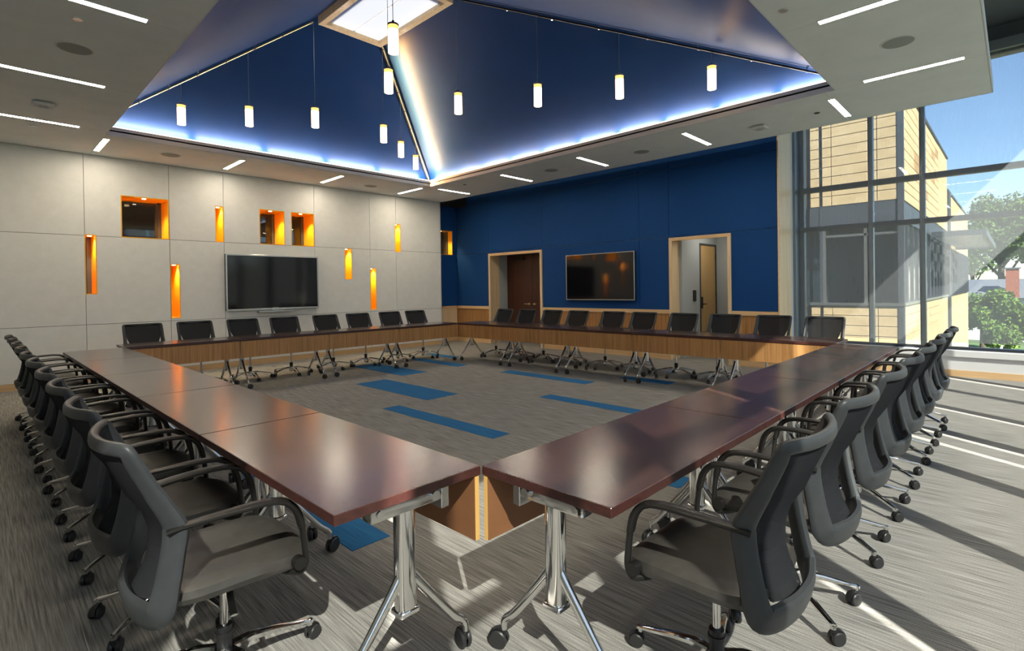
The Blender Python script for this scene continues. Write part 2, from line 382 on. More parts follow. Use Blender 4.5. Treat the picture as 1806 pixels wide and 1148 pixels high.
# return wall with niche
rn = [(7.0, 7.675, 2.325, 2.975)]
wr = struct(obj('wall_return', slab('y', YB + .02, .2, XW + .01, XB + .2, 0, ZH, rn), m_wbody))
obj('fabric_panel', slab('y', YB, .018, XW + .01, XB, .95, ZC - .01, rn), m_blue, wr)
obj('wainscot_panel', bx(XW + .01, XB, YB, YB + .018, .1, .872), m_oakp, wr)
struct(obj('trim_4', bx(XW + .01, XB - .022, YB - .02, YB + .018, .873, .948), m_oakh))
struct(obj('baseboard_return', bx(XW + .01, XB - .012, YB - .012, YB + .018, 0, .099), m_oakh))
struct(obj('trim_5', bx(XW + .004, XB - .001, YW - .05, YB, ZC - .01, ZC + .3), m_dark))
niche('N10', 7.0, 7.675, 2.325, 2.975, YB, .22, 'glass', 'orange-lined niche in the narrow blue wall at the far corner')

# door 1: recess with dark double doors
def doorframe(name, D, x0=XB):
    y0, y1, _, z1 = D; t = .062; e = empty(name, (x0, (y0 + y1) / 2, 0)); struct(e)
    c = (y0 + y1) / 2; h = (y1 - y0) / 2
    bm = NB(); p = .028
    for sg in (-1, 1):
        a, b = sorted((sg * h, sg * (h - t))); obj('jamb_casing', bx(-p, .0, a, b, 0, z1 - t, .003), m_oakp, e)
    obj('head_casing', bx(-p, .0, -h, h, z1 - t, z1, .003), m_oakh, e)
    for sg in (-1, 1):
        a, b = sorted((sg * (h - .001), sg * (h - .03))); obj('jamb_liner', bx(.0, .33, a, b, 0, z1 - .031), m_oakp, e)
    obj('head_liner', bx(0.0, .33, -h + .001, h - .001, z1 - .03, z1 - .001), m_oakp, e)
    return e, c, h
e1, c1, h1 = doorframe('door_1', D1); e1['label'] = 'pale wood framed opening to dark brown double doors'
obj('recess_wall', bx(.33, .75, h1 - .03, h1 + .05, 0, 2.6), m_corr, e1)
obj('recess_wall', bx(.33, .75, -h1 - .05, -h1 + .03, 0, 2.6), m_corr, e1)
obj('recess_ceiling', bx(.33, .75, -h1 + .03, h1 - .03, 2.27, 2.33), m_corr, e1)
for sg in (-1, 1):
    a, b = sorted((sg * .004, sg * (h1 - .035)))
    d = obj('door_leaf', bx(.62, .67, a, b, .008, 2.268), m_brown, e1)
    if 1:
        bm = NB(); yy = sg * .09; cyl(bm, (.60, yy, 1.0), (.55, yy, 1.0), .012); cyl(bm, (.55, yy, 1.0), (.55, yy + sg * .11, 1.0), .010); cyl(bm, (.615, yy, 1.0), (.605, yy, 1.0), .03)
        obj('handle', bm, m_gold, d, True)
obj('door_closer', bx(.56, .615, .25, .55, 2.12, 2.18, .004), m_black, e1)
e2, c2, h2 = doorframe('door_2', D2); e2['label'] = 'pale wood framed opening to a grey passage with a maple door'
e2x = XB; sy = 3.25 - c2
bm = slab('y', sy, .1, .33, 2.05, 0, 2.6, [(1.10, 1.90, -1, 2.27)]); obj('passage_wall', bm, m_corr, e2)
obj('passage_end_wall', bx(1.95, 2.05, -h2 - .6, sy, 0, 2.6), m_corr, e2)
obj('passage_side_wall', bx(.33, 2.05, -h2 - .15, -h2 - .05, 0, 2.6), m_corr, e2)
obj('passage_ceiling', bx(.22, 2.1, -h2 - .6, sy + .1, 2.6, 2.7), m_corr, e2)
bm = NB(); box(bm, 1.10, 1.135, sy - .012, sy + .06, 0, 2.27); box(bm, 1.865, 1.90, sy - .012, sy + .06, 0, 2.27); box(bm, 1.135, 1.865, sy - .012, sy + .06, 2.235, 2.27)
obj('steel_frame', bm, m_bsteel, e2)
dl = obj('door_leaf', bx(1.138, 1.862, sy + .005, sy + .045, .008, 2.232), m_door, e2)
bm = NB(); box(bm, 1.17, 1.225, sy - .012, sy + .004, .93, 1.17, .004); cyl(bm, (1.20, sy - .01, 1.02), (1.20, sy - .055, 1.02), .011); cyl(bm, (1.20, sy - .05, 1.02), (1.31, sy - .05, 1.02), .010)
obj('lever_handle', bm, m_black, dl, True)
for z in (.3, 1.15, 1.95): obj('hinge', bx(1.858, 1.872, sy - .016, sy + .002, z, z + .11), m_black, dl)
cr_ = tag(obj('card_reader', bx(8.58, 8.70, 3.25 - .022, 3.25, 1.09, 1.31, .006), m_black), 'black card reader on the grey passage wall left of the maple door', 'card reader')
pl_ = obj('ceiling_light', bx(8.5, 9.2, 2.4, 2.9, 2.59, 2.598), emis('passage_lamp', (1, .9, .75), 5.0), None); tag(pl_, 'lamp panel in the ceiling of the passage behind the right doorway', 'light')

# return face at the window end of the blue wall (plane y=1.39)
pr = struct(obj('wall_pier', bx(XB + .02, XG + .12, 1.39, 1.65, 0, ZH), m_wbody))
obj('oak_facing', bx(XB + .03, 8.44, 1.375, 1.39, 0, ZH - .01), m_oakp, pr)
obj('edge_trim', bx(XB - .012, XB + .03, 1.372, 1.39, 0, ZH - .01), m_oakh, pr)
obj('plaster_facing', bx(8.44, 8.56, 1.38, 1.39, 0, ZH - .01), m_fascia, pr)

# ------------------------------------------------------------------ far window wall  (x = XG)
w1 = empty('window_1', (XG, -.75, .4)); struct(w1, 'tall curtain wall window with dark mullions and lowered mesh shades')
def wpart(name, x0, x1, y0, y1, z0, z1, m, par=w1, base=(XG, -.75, .4), bev=0):
    b = base; return obj(name, bx(x0 - b[0], x1 - b[0], y0 - b[1], y1 - b[1], z0 - b[2], z1 - b[2], bev), m, par)
VM = [1.30, .27, -.41, -1.60, YR + .05]
for i, y in enumerate(VM):
    wpart('mullion', XG - .05, XG + .07, y - .035, y + .035, .40, 4.63, m_alum_l if i in (1, 2) else m_alum_d)
wpart('jamb_frame', 8.56, XG + .07, 1.30 + .036, 1.379, .40, 4.63, m_alum_l)
for za, zb in ((2.315, 2.395), (3.0, 3.085)):
    for i in range(len(VM) - 1):
        wpart('transom', XG - .045, XG + .065, VM[i + 1] + .036, VM[i] - .036, za, zb, m_alum_d)
wpart('sill_rail', XG - .06, XG + .07, YR, 1.37, .375, .425, m_alum_d)
wpart('head_rail', XG - .10, XG + .07, YR, 1.37, 4.631, 4.76, m_alum_d)
wpart('head_panel', XG - .04, XG + .07, YR, 1.37, 4.761, ZH, m_dgrey)
wpart('shade_box', XG - .22, XG - .101, YR + .02, 1.36, 4.66, 4.80, m_alum_l)
zs = [.425, 2.315, 3.085, 4.63]; zz = [(.426, 2.314), (2.396, 2.999), (3.086, 4.63)]
for i in range(len(VM) - 1):
    for z0, z1 in zz:
        wpart('pane', XG + .0, XG + .008, VM[i + 1] + .036, VM[i] - .036, z0, z1, m_glass)
# shades hang inside
ys = [1.33, .285, -.395, -1.585, YR + .05]
for i in range(4):
    ya, yb = ys[i + 1] + .014 + .75, ys[i] - .006 + .75
    bm = NB(); bm.faces.new([bm.verts.new(c) for c in ((-.115, ya, .1), (-.115, yb, .1), (-.115, yb, 4.26), (-.115, ya, 4.26))]); obj('roller_shade', bm, m_shade, w1)
# low wall under
lw = struct(obj('wall_sill', bx(8.70, XG + .1, YR, 1.375, 0, .29), m_fascia))
obj('sill_cap', bx(8.66, XG - .06, YR, 1.374, .29, .385, .006), m_silver if False else m_fascia, lw)
struct(obj('baseboard_window', bx(8.688, 8.70, YR, 1.375, 0, .095), m_base))

# ------------------------------------------------------------------ right window wall (y = YR)
def plane_y(name, x0, x1, y, z0, z1, m, par):
    bm = NB(); bm.faces.new([bm.verts.new(c) for c in ((x0, y, z0), (x1, y, z0), (x1, y, z1), (x0, y, z1))]); return obj(name, bm, m, par)
w2 = empty('window_2', (3, YR, 0)); struct(w2, 'window wall on the sunny side with lowered roller shades')
def w2p(name, x0, x1, y0, y1, z0, z1, m): return (plane_y(name, x0 - 3, x1 - 3, y0 - YR, z0, z1, m, w2) if name == "roller_shade" else obj(name, bx(x0 - 3, x1 - 3, y0 - YR, y1 - YR, z0, z1), m, w2))
gaps = {-2: .085, 0: .035, 3: .06, 4: .055, 6: .10}; moff = {-2: .12, 0: .05}
P_ = 1.175
ks = list(range(-3, 8))
for k in ks:
    gx = .08 + k * P_; mx_ = gx + .10 + moff.get(k, 0)
    w2p('mullion', mx_ - .04, mx_ + .05, YR - .07, YR + .09, .3, 4.95, m_alum_d)
    if k < 7:
        x1 = .08 + (k + 1) * P_ + .06 + moff.get(k + 1, 0) - gaps.get(k + 1, 0)
        if k + 1 not in gaps: x1 = .08 + (k + 1) * P_ + .10
        if k == 2:
            w2p('roller_shade', mx_ + .02, 3.25, YR + .11, YR + .112, .35, 4.93, m_shade2); w2p('roller_shade', 3.33, x1, YR + .11, YR + .112, .35, 4.93, m_shade2)
        elif k == 6: w2p('roller_shade', mx_ + .02, 8.80, YR + .11, YR + .112, .35, 3.42, m_shade2)
        else: w2p('roller_shade', mx_ + .02, x1, YR + .11, YR + .112, .35, 4.93, m_shade2)
        w2p('pane', mx_ + .05, mx_ - .04 + P_, YR, YR + .008, .3, 4.95, m_glass)
for z in (.32, 3.50):
    w2p('transom', -3.4, XG, YR - .03, YR + .03, z - .05, z + .05, m_alum_d)
w2p('head_rail', -3.4, XG, YR - .07, YR + .10, 4.95, ZH, m_alum_d)
struct(obj('wall_right', slab('y', YR - .2, .2, XL, 9.95, 0, ZH, [(-3.42, 8.85, .3, 4.95)]), m_wbody))
struct(obj('wall_rear', bx(XL - .2, XL, YR - .2, YW + .6, 0, ZH), m_wbody))

# ------------------------------------------------------------------ ceilings
ce = empty('ceiling', (0, 0, ZC)); struct(ce, 'dropped ceiling cloud around a blue pyramidal vault')
def cpan(x0, x1, y0, y1):
    obj('ceiling_panel', bx(x0 + .002, x1 - .002, y0 + .002, y1 - .002, 0, .06), m_ceil, ce)
yj = [CYN, .155, 2.06, 3.98, 5.88, 7.84, YW]
yjl = [CYN, 0., 1.85, 3.72, 5.67, 7.60, YW]
for i in range(6):
    cpan(OX1, 6.98, yj[i], yj[i + 1])
    for a, b in ((XL, -1.9), (-1.9, OX0)): cpan(a, b, yjl[i], yjl[i + 1])
for a, b in ((OX0, 1.88), (1.88, 3.675), (3.675, OX1)):
    cpan(a, b, OY1, YW); cpan(a, b, CYN, OY0)
obj('cloud_backing', slab('z', .061, .02, XL, 6.975, CYN + .005, YW, [(OX0, OX1, OY0, OY1)]), m_gap, ce)
# edge trims of the cloud
obj('edge_trim', bx(6.98, 6.99, CYN, YW, -.002, .12), m_fascia, ce)
obj('edge_trim', bx(XL, 6.98, CYN - .01, CYN, -.002, .12), m_fascia, ce)
# cove lips
LZ0, LZ1 = -.001, .125
for nm, b_ in (('x', (OX0 - .012, OX0, OY0 - .012, OY1 + .012)), ('x', (OX1, OX1 + .012, OY0 - .012, OY1 + .012)), ('y', (OX0, OX1, OY0 - .012, OY0)), ('y', (OX0, OX1, OY1, OY1 + .012))):
    obj('cove_lip', bx(b_[0], b_[1], b_[2], b_[3], LZ0, LZ1), m_fascia, ce)
BX0, BX1, BY0, BY1, BZ = -.25, 5.83, -.25, 8.12, 3.74
# cove floor
obj('cove_floor', slab('z', .082, .01, BX0 - .02, BX1 + .02, BY0 - .02, BY1 + .02, [(OX0 - .012, OX1 + .012, OY0 - .012, OY1 + .012)]), m_fascia, ce)
# vault faces
TZ = 5.44
b4 = [Vector((BX0, BY0, BZ)), Vector((BX1, BY0, BZ)), Vector((BX1, BY1, BZ)), Vector((BX0, BY1, BZ))]
t4 = [Vector((SX0, SY0, TZ)), Vector((SX1, SY0, TZ)), Vector((SX1, SY1, TZ)), Vector((SX0, SY1, TZ))]
cen = Vector((2.8, 4.6, 9))
for i in range(4):
    a, b, c, d = b4[i], b4[(i + 1) % 4], t4[(i + 1) % 4], t4[i]
    bm = NB(); nrm = (b - a).cross(d - a).normalized()
    if nrm.z < 0: nrm = -nrm
    off = nrm * .05
    lo = [bm.verts.new(v - Vector((0, 0, ZC))) for v in (a, b, c, d)]; up = [bm.verts.new(v + off - Vector((0, 0, ZC))) for v in (a, b, c, d)]
    bm.faces.new(lo); bm.faces.new(up[::-1])
    for k in range(4): bm.faces.new((lo[k], lo[(k + 1) % 4], up[(k + 1) % 4], up[k]))
    obj('vault_face', bm, m_bluep, ce)
# roof slab
tt = (TZ - ZH) / (TZ - BZ)
rh = [(SX0 - tt * (SX0 - BX0), SX1 + tt * (BX1 - SX1), SY0 - tt * (SY0 - BY0), SY1 + tt * (BY1 - SY1))]
rf = struct(obj('ceiling_upper', slab('z', ZH, .15, XL - .2, 9.0, YR - .2, 12.2, rh), m_dgrey), 'upper dark grey ceiling above the floating cloud')
# skylight curb
sk = empty('skylight', ((SX0 + SX1) / 2, (SY0 + SY1) / 2, 5.32)); tag(sk, 'rectangular skylight box with pale wood curb at the top of the blue vault', 'skylight')
hx, hy = (SX1 - SX0) / 2, (SY1 - SY0) / 2; t = .085
for nm, b_ in (('s', (-hx, -hx + t, -hy, hy)), ('s', (hx - t, hx, -hy, hy)), ('s', (-hx + t, hx - t, -hy, -hy + t)), ('s', (-hx + t, hx - t, hy - t, hy))):
    obj('curb_board', bx(*b_, 0, .22, .002), m_oakp, sk)
m_sky = bpy.data.materials.new('skylight_diffuser'); m_sky.use_nodes = True; n_ = m_sky.node_tree; n_.nodes.clear()
o_ = n_.nodes.new('ShaderNodeOutputMaterial'); tl_ = n_.nodes.new('ShaderNodeBsdfTranslucent'); tl_.inputs[0].default_value = (.42, .43, .45, 1); n_.links.new(tl_.outputs[0], o_.inputs[0])
obj('diffuser_panel', bx(-hx + t, hx - t, -hy + t, hy - t, .05, .06), m_sky, sk)
obj('diffuser_seam', bx(-.006, .006, -hy + t, hy - t, .044, .05), m_silver, sk)

# ------------------------------------------------------------------ lights in the ceiling
def linear(x0, x1, y0, y1, label, z=ZC, group='recessed linear ceiling lights'):
    cx_, cy_ = (x0 + x1) / 2, (y0 + y1) / 2; e = empty('linear_light', (cx_, cy_, z)); tag(e, label, 'ceiling light', group)
    a, b = (x1 - x0) / 2, (y1 - y0) / 2
    obj('diffuser', bx(-a, a, -b, b, -.004, 0), m_led, e)
    bm = NB(); t = .008
    box(bm, -a - t, -a, -b - t, b + t, -.005, .0); box(bm, a, a + t, -b - t, b + t, -.005, 0); box(bm, -a, a, -b - t, -b, -.005, 0); box(bm, -a, a, b, b + t, -.005, 0)
    obj('trim', bm, m_fascia, e); return e
hw = .034
for x, nm in ((.07, 'leftmost'), (1.88, 'second from the left'), (3.67, 'third from the left'), (5.51, 'fourth, by the corner')):
    linear(x - hw, x + hw, 8.05, 8.92, 'recessed light strip over the white wall, ' + nm)
for y, nm in ((7.87, 'farthest, nearest the room corner'), (5.88, 'second from the room corner'), (4.0, 'third from the room corner'), (2.06, 'fourth from the room corner'), (.155, 'the one nearest the windows')):
    linear(5.86, 6.73, y - hw, y + hw, 'recessed light strip over the blue wall, ' + nm)
for y, nm in ((7.60, 'farthest of the three on the left'), (5.67, 'middle of the three on the left'), (3.70, 'nearest of the three on the left')):
    linear(-1.15, -.28, y - hw, y + hw, 'long warm strip in the dim left ceiling, ' + nm)
for x, nm in ((3.69, 'cut by the photo top'), (5.49, 'whole one nearer the windows')):
    linear(x - hw, x + hw, -1.10, -.25, 'long white strip in the bright right ceiling, ' + nm)
for y, nm in ((1.85, 'left ceiling strip just outside the photo'), (0., 'left ceiling strip above the camera side')):
    linear(-1.15, -.28, y - hw, y + hw, nm)
for x, nm in ((1.88, 'ceiling strip behind the camera, right of the vault corner'), (.07, 'ceiling strip behind the camera at the vault corner')):
    linear(x - hw, x + hw, -1.10, -.25, nm)
# cove LED strips
def cove(x0, x1, y0, y1, lab):
    o = obj('cove_light', bx(x0, x1, y0, y1, ZC + .094, ZC + .118), m_cove); tag(o, lab, 'cove light', 'LED strips hidden in the ceiling cove')
pit = .805
y = -.06; 
while y < 7.9:
    cove(OX1 + .15, OX1 + .19, y + .06, min(y + pit, 7.95) - .06, 'cove LED strip under the right vault slope, %s from the window end' % (['first'] + ORD[1:])[int(round((y + .06) / pit))]); y += pit
x = .05
while x < 5.4:
    cove(x + .06, min(x + 1.1, 5.52) - .06, OY1 + .15, OY1 + .19, 'cove LED strip under the far left vault slope, %s from the left' % (['first'] + ORD[1:])[int(round((x - .05) / 1.1))]); x += 1.1
m_lens = emis('cove_lens', (1, .93, .82), 3.2)
tag(obj('cove_lens', bx(OX1 + .013, OX1 + .03, OY0, OY1 + .03, ZC + .11, ZC + .143), m_lens), 'bright thin lens line along the right lip of the vault cove', 'cove light')
tag(obj('cove_lens', bx(OX0, OX1 + .012, OY1 + .013, OY1 + .03, ZC + .11, ZC + .143), m_lens), 'bright thin lens line along the far left lip of the vault cove', 'cove light')
# rails on the hips
hips = {'A': (t4[3], b4[3]), 'B': (t4[1], b4[1]), 'C': (t4[2], b4[2]), 'D': (t4[0], b4[0])}
RL = {'A': 'bright brass rail along the left hip of the blue vault', 'B': 'dark thin rail along the right hip of the blue vault', 'C': 'gold and black rail on the far hip running down from the skylight corner', 'D': 'rail along the hip of the vault nearest the camera'}
def hp(k, t, dz=0): a, b = hips[k]; v = a + (b - a) * t; v.z += dz; return v
for k in 'ABCD':
    e = empty('pendant_rail', hp(k, 0)); tag(e, RL[k], 'rail', 'rails along the vault hips'); o0 = hp(k, 0)
    mm = {'A': m_gold, 'B': m_black, 'C': m_gold, 'D': m_gold}[k]
    bm = NB(); sweep(bm, [hp(k, .02, -.045) - o0, hp(k, .97, -.045) - o0], [(.014, .012)] * 2, n=8); obj('bar', bm, mm, e)
    if k == 'C':
        for s_ in (-1, 1):
            sd_ = Vector((.6, -.8, 0)) * .024 * s_
            bm = NB(); sweep(bm, [hp(k, .02, -.04) - o0 + sd_, hp(k, .97, -.04) - o0 + sd_], [(.008, .012)] * 2, n=6); obj('black_edge', bm, m_black, e)
    for t_ in (.03, .15, .27, .39, .51, .63, .75, .87):
        bm = NB(); p = hp(k, t_, 0) - o0; cyl(bm, p + Vector((0, 0, -.065)), p + Vector((0, 0, .0)), .012, n=8); obj('stand_off', bm, m_chrome, e)
# added area lamp, no fixture: warm glow on right-hand face beside far hip
la = bpy.data.lights.new('hip_glow_fill', 'AREA'); la.shape = 'RECTANGLE'; la.size = 3.2; la.size_y = .02; la.energy = 55; la.spread = math.radians(120); la.color = (1, .50, .14)
lo = bpy.data.objects.new('added_hip_glow', la); COL.objects.link(lo)
pm = hp('C', .5, -.22) + Vector((-.16, -.22, 0)); dv = (hips['C'][1] - hips['C'][0]).normalized()
nf = (b4[2] - b4[1]).cross(t4[1] - b4[1]).normalized()
if nf.z < 0: nf = -nf
aim = (nf * 1.0 + Vector((0, -1, 0)) * .8); aim = (aim - dv * aim.dot(dv)).normalized()
zax = -aim; xax = dv; yax = zax.cross(xax)
lo.matrix_world = Matrix.Translation(pm) @ Matrix((xax, yax, zax)).transposed().to_4x4()
# pendants
PL = {('A', 0): 'glowing cylinder pendant hanging left of the skylight corner', ('A', 1): 'glowing cylinder pendant second from the left', ('A', 2): 'leftmost glowing cylinder pendant',
      ('C', 0): 'glowing pendant under the far skylight corner, top of the descending group', ('C', 1): 'glowing cylinder pendant in the middle of the far descending group', ('C', 2): 'lowest and smallest looking glowing pendant near the far vault corner',
      ('B', 0): 'glowing cylinder pendant right of the skylight, first of the right hand row', ('B', 1): 'glowing cylinder pendant, second of the right hand row', ('B', 2): 'glowing cylinder pendant, third of the right hand row', ('B', 3): 'rightmost glowing cylinder pendant',
      ('D', 0): 'glowing cylinder pendant below the nearest one, beside the gold hip rail', ('D', 1): 'largest looking glowing pendant, hanging in front of the skylight'}
TS = {'A': (.02, .30, .58), 'C': (.02, .31, .61), 'B': (.01, .23, .44, .66), 'D': (.01, .23)}
for k in 'ACBD':
    for i, t_ in enumerate(TS[k]):
        p = hp(k, t_); e = empty('pendant_light', (p.x, p.y, 3.81)); tag(e, PL[(k, i)], 'pendant light', 'cylinder pendants under the blue vault')
        zt = p.z - 3.81 - .05
        bm = NB(); cyl(bm, (0, 0, .285), (0, 0, zt), .0035, n=6); obj('cable', bm, m_silver, e)
        bm = NB(); cyl(bm, (0, 0, .275), (0, 0, .292), .056, n=20); cyl(bm, (0, 0, .29), (0, 0, .33), .012, n=8); obj('cap', bm, m_bsteel if (k, i) == ('D', 1) else m_silver, e, True)
        bm = NB(); cyl(bm, (0, 0, .0), (0, 0, .235), .052, .052, n=24); obj('glass_shade', bm, m_pend, e, True)
        bm = NB(); cyl(bm, (0, 0, .236), (0, 0, .275), .052, .052, n=24); obj('amber_collar', bm, m_pendtop, e, True)
# ceiling speakers, devices
def disc(name, x, y, r, label, cat, m=m_corr, hgt=.008, group=None):
    e = empty(name, (x, y, ZC)); tag(e, label, cat, group)
    bm = NB(); cyl(bm, (0, 0, -hgt), (0, 0, 0), r * .93, r, n=32); obj('grille', bm, m, e, True)
    bm = NB(); cyl(bm, (0, 0, -hgt * .6), (0, 0, 0), r * 1.06, r * 1.1, n=32); obj('rim', bm, m_fascia, e, True); return e
m_grille = mat('speaker_grille', (.30, .32, .31), .8)
for x, y, l in [(-.62, 4.73, 'round flush speaker in the dim left ceiling'), (.94, 8.455, 'round flush speaker above the largest orange niche'), (4.59, 8.58, 'round flush speaker over the far end of the white wall'), (6.32, 3.04, 'round flush speaker over the blue wall, nearer one'), (6.27, 4.95, 'round flush speaker over the blue wall, farther one'), (4.61, -.68, 'round flush speaker in the bright ceiling between two white strips')]:
    disc('ceiling_speaker', x, y, .13, l, 'speaker', m_grille, group='round ceiling speakers')
for x, y, l in [(-.675, 4.04, 'small round sprinkler cap left of the top left light strip'), (6.264, .41, 'small black round dot fitting in the ceiling near the windows'), (3.254, -.10, 'tiny grey ceiling cap at the vault edge top right'), (-.70, 7.93, 'small round cap in the far left ceiling'), (5.95, 7.1, 'small dark sprinkler near the inner vault corner')]:
    disc('ceiling_sprinkler', x, y, .035, l, 'sprinkler', m_black if 'black' in l or 'dark' in l else m_silver, .012)
def accesspoint(x, y, label):
    e = empty('ceiling_sensor', (x, y, ZC)); tag(e, label, 'sensor', 'square white ceiling devices')
    obj('mount', bx(-.07, .07, -.07, .07, -.012, 0, .003), m_silver, e)
    obj('body', bx(-.095, .095, -.095, .095, -.045, -.012, .012, 2), m_fascia, e)
    bm = NB(); cyl(bm, (0, 0, -.055), (0, 0, -.045), .04, .055, n=20); obj('lens', bm, m_corr, e, True)
accesspoint(-.69, 6.74, 'white boxy device under the dim left ceiling'); accesspoint(6.32, 1.15, 'white boxy device under the ceiling by the window corner')

# ------------------------------------------------------------------ tables
def make_table():
    e = empty('folding_table'); L = U - .006
    bm = NB(); box(bm, .003, L + .003, -TW, 0, TH - .034, TH, .002)
    for f in bm.faces: f.material_index = 0 if abs(f.normal.z) > .5 else 1
    bm.normal_update()
    for f in bm.faces: f.material_index = 0 if f.normal.z > .5 else 1
    obj('tabletop', bm, [m_mahog, m_mahoge], e)
    mp = NB(); box(mp, .006, L - .002, -.026, -.006, .46, TH - .038)
    mp.normal_update()
    for f in mp.faces:
        n = f.normal
        f.material_index = 0 if n.y > .5 else (1 if n.y < -.5 else 2)
    obj('modesty_panel', mp, [m_oak, m_back, m_goldw], e)
    for sx, cx_ in ((0, .10), (1, U - .10)):
        yc = -.275
        bm = NB()
        sweep(bm, [(cx_, yc, .275), (cx_, yc, .635)], [(.030, .036)] * 2, n=16, ref=Vector((0, 1, 0)), sq=3.0)
        box(bm, cx_ - .034, cx_ + .034, yc - .04, yc + .04, .268, .292, .006)
        obj('column', bm, m_chrome, e, True)
        bm = NB(); box(bm, cx_ - .03, cx_ + .03, -.42, -.12, .632, .684, .006, 0, 2); box(bm, cx_ - .045, cx_ + .045, -.145, -.11, .605, .702, .003)
        cyl(bm, (cx_ - .042, -.165, .658), (cx_ + .042, -.165, .658), .018, n=14); cyl(bm, (cx_ - .04, -.39, .660), (cx_ + .04, -.39, .660), .013, n=12); box(bm, cx_ - .02, cx_ + .02, -.40, -.14, .684, .703)
        sweep(bm, [(cx_ - .02, -.40, .665), (cx_ - .055, -.425, .655), (cx_ - .06, -.44, .66)], [.006] * 3, n=6)
        obj('tilt_bracket', bm, m_alu, e, True)
        for s_ in (-1, 1):
            pts = spline([(cx_, yc + s_ * .02, .40), (cx_, yc + s_ * .07, .335), (cx_, yc + s_ * .20, .175), (cx_, yc + s_ * .262, .118), (cx_, yc + s_ * .27, .075)], 5)
            bm = NB(); sweep(bm, pts, [(.017 - .006 * i / len(pts), .021 - .009 * i / len(pts)) for i in range(len(pts))], n=12, ref=Vector((0, .7, .7)))
            obj('foot', bm, m_chrome, e, True)
            obj('caster', caster_bm(.036), [m_caster, m_black], e, True, loc=(cx_, yc + s_ * .27, 0)).rotation_euler = (0, 0, .4 * s_ + sx)
    bm = NB(); cyl(bm, (.12, -.30, .665), (U - .12, -.30, .665), .014, n=10); obj('stretcher_bar', bm, m_chrome, e, True)
    return e
def caster_bm(r=.028):
    bm = NB(); o = r * .55
    for s_ in (-1, 1):
        prof = [(.004, .0), (.004, r * .93), (.008, r), (.017, r), (.021, r * .88), (.021, r * .3), (.019, 0.001)]
        n = 18; rings = []
        for x_, rr in prof:
            rings.append([bm.verts.new((s_ * x_, o + rr * math.cos(2 * PI * i / n), r + rr * math.sin(2 * PI * i / n))) for i in range(n)] if rr > .002 else None)
        for a, b in zip(rings, rings[1:]):
            if a and b:
                for i in range(n): bm.faces.new((a[i], a[(i + 1) % n], b[(i + 1) % n], b[i]))
        bm.faces.new(rings[5])
    # hood
    pts = [(0, o + r * 1.12 * math.cos(a), r + r * 1.12 * math.sin(a)) for a in [math.radians(d) for d in range(-5, 156, 23)]]
    sweep(bm, pts, [(.004, .012)] * len(pts), n=8, ref=Vector((1, 0, 0)), mi=1)
    cyl(bm, (0, 0, r * 1.2), (0, 0, r * 2 + .022), .010, n=10, mi=1)
    return bm
proto = make_table(); first = True
def place_table(loc, rz, label):
    global first
    if first: o = proto; first = False
    else: o = copy_tree(proto)
    o.location = loc; o.rotation_euler = (0, 0, rz)
    tag(o, label, 'table', 'mahogany tables forming the hollow square')
for k in range(4):
    place_table((k * U, 0, 0), 0, 'dark mahogany flip-top table, %s from the camera in the right run' % ORD[k])
for k in range(5):
    place_table((0, (k + 1) * U, 0), -PI / 2, 'mahogany flip-top table, %s from the camera in the left run' % ORD[k])
for k in range(4):
    place_table(((k + 1) * U, 5 * U, 0), PI, 'mahogany table with oak front along the white wall, %s from its left end' % (['first'] + ORD[1:])[k])
for k in range(5):
    place_table((4 * U, k * U, 0), PI / 2, 'mahogany table with oak front along the blue wall, %s from the window' % (['first'] + ORD[1:])[k])

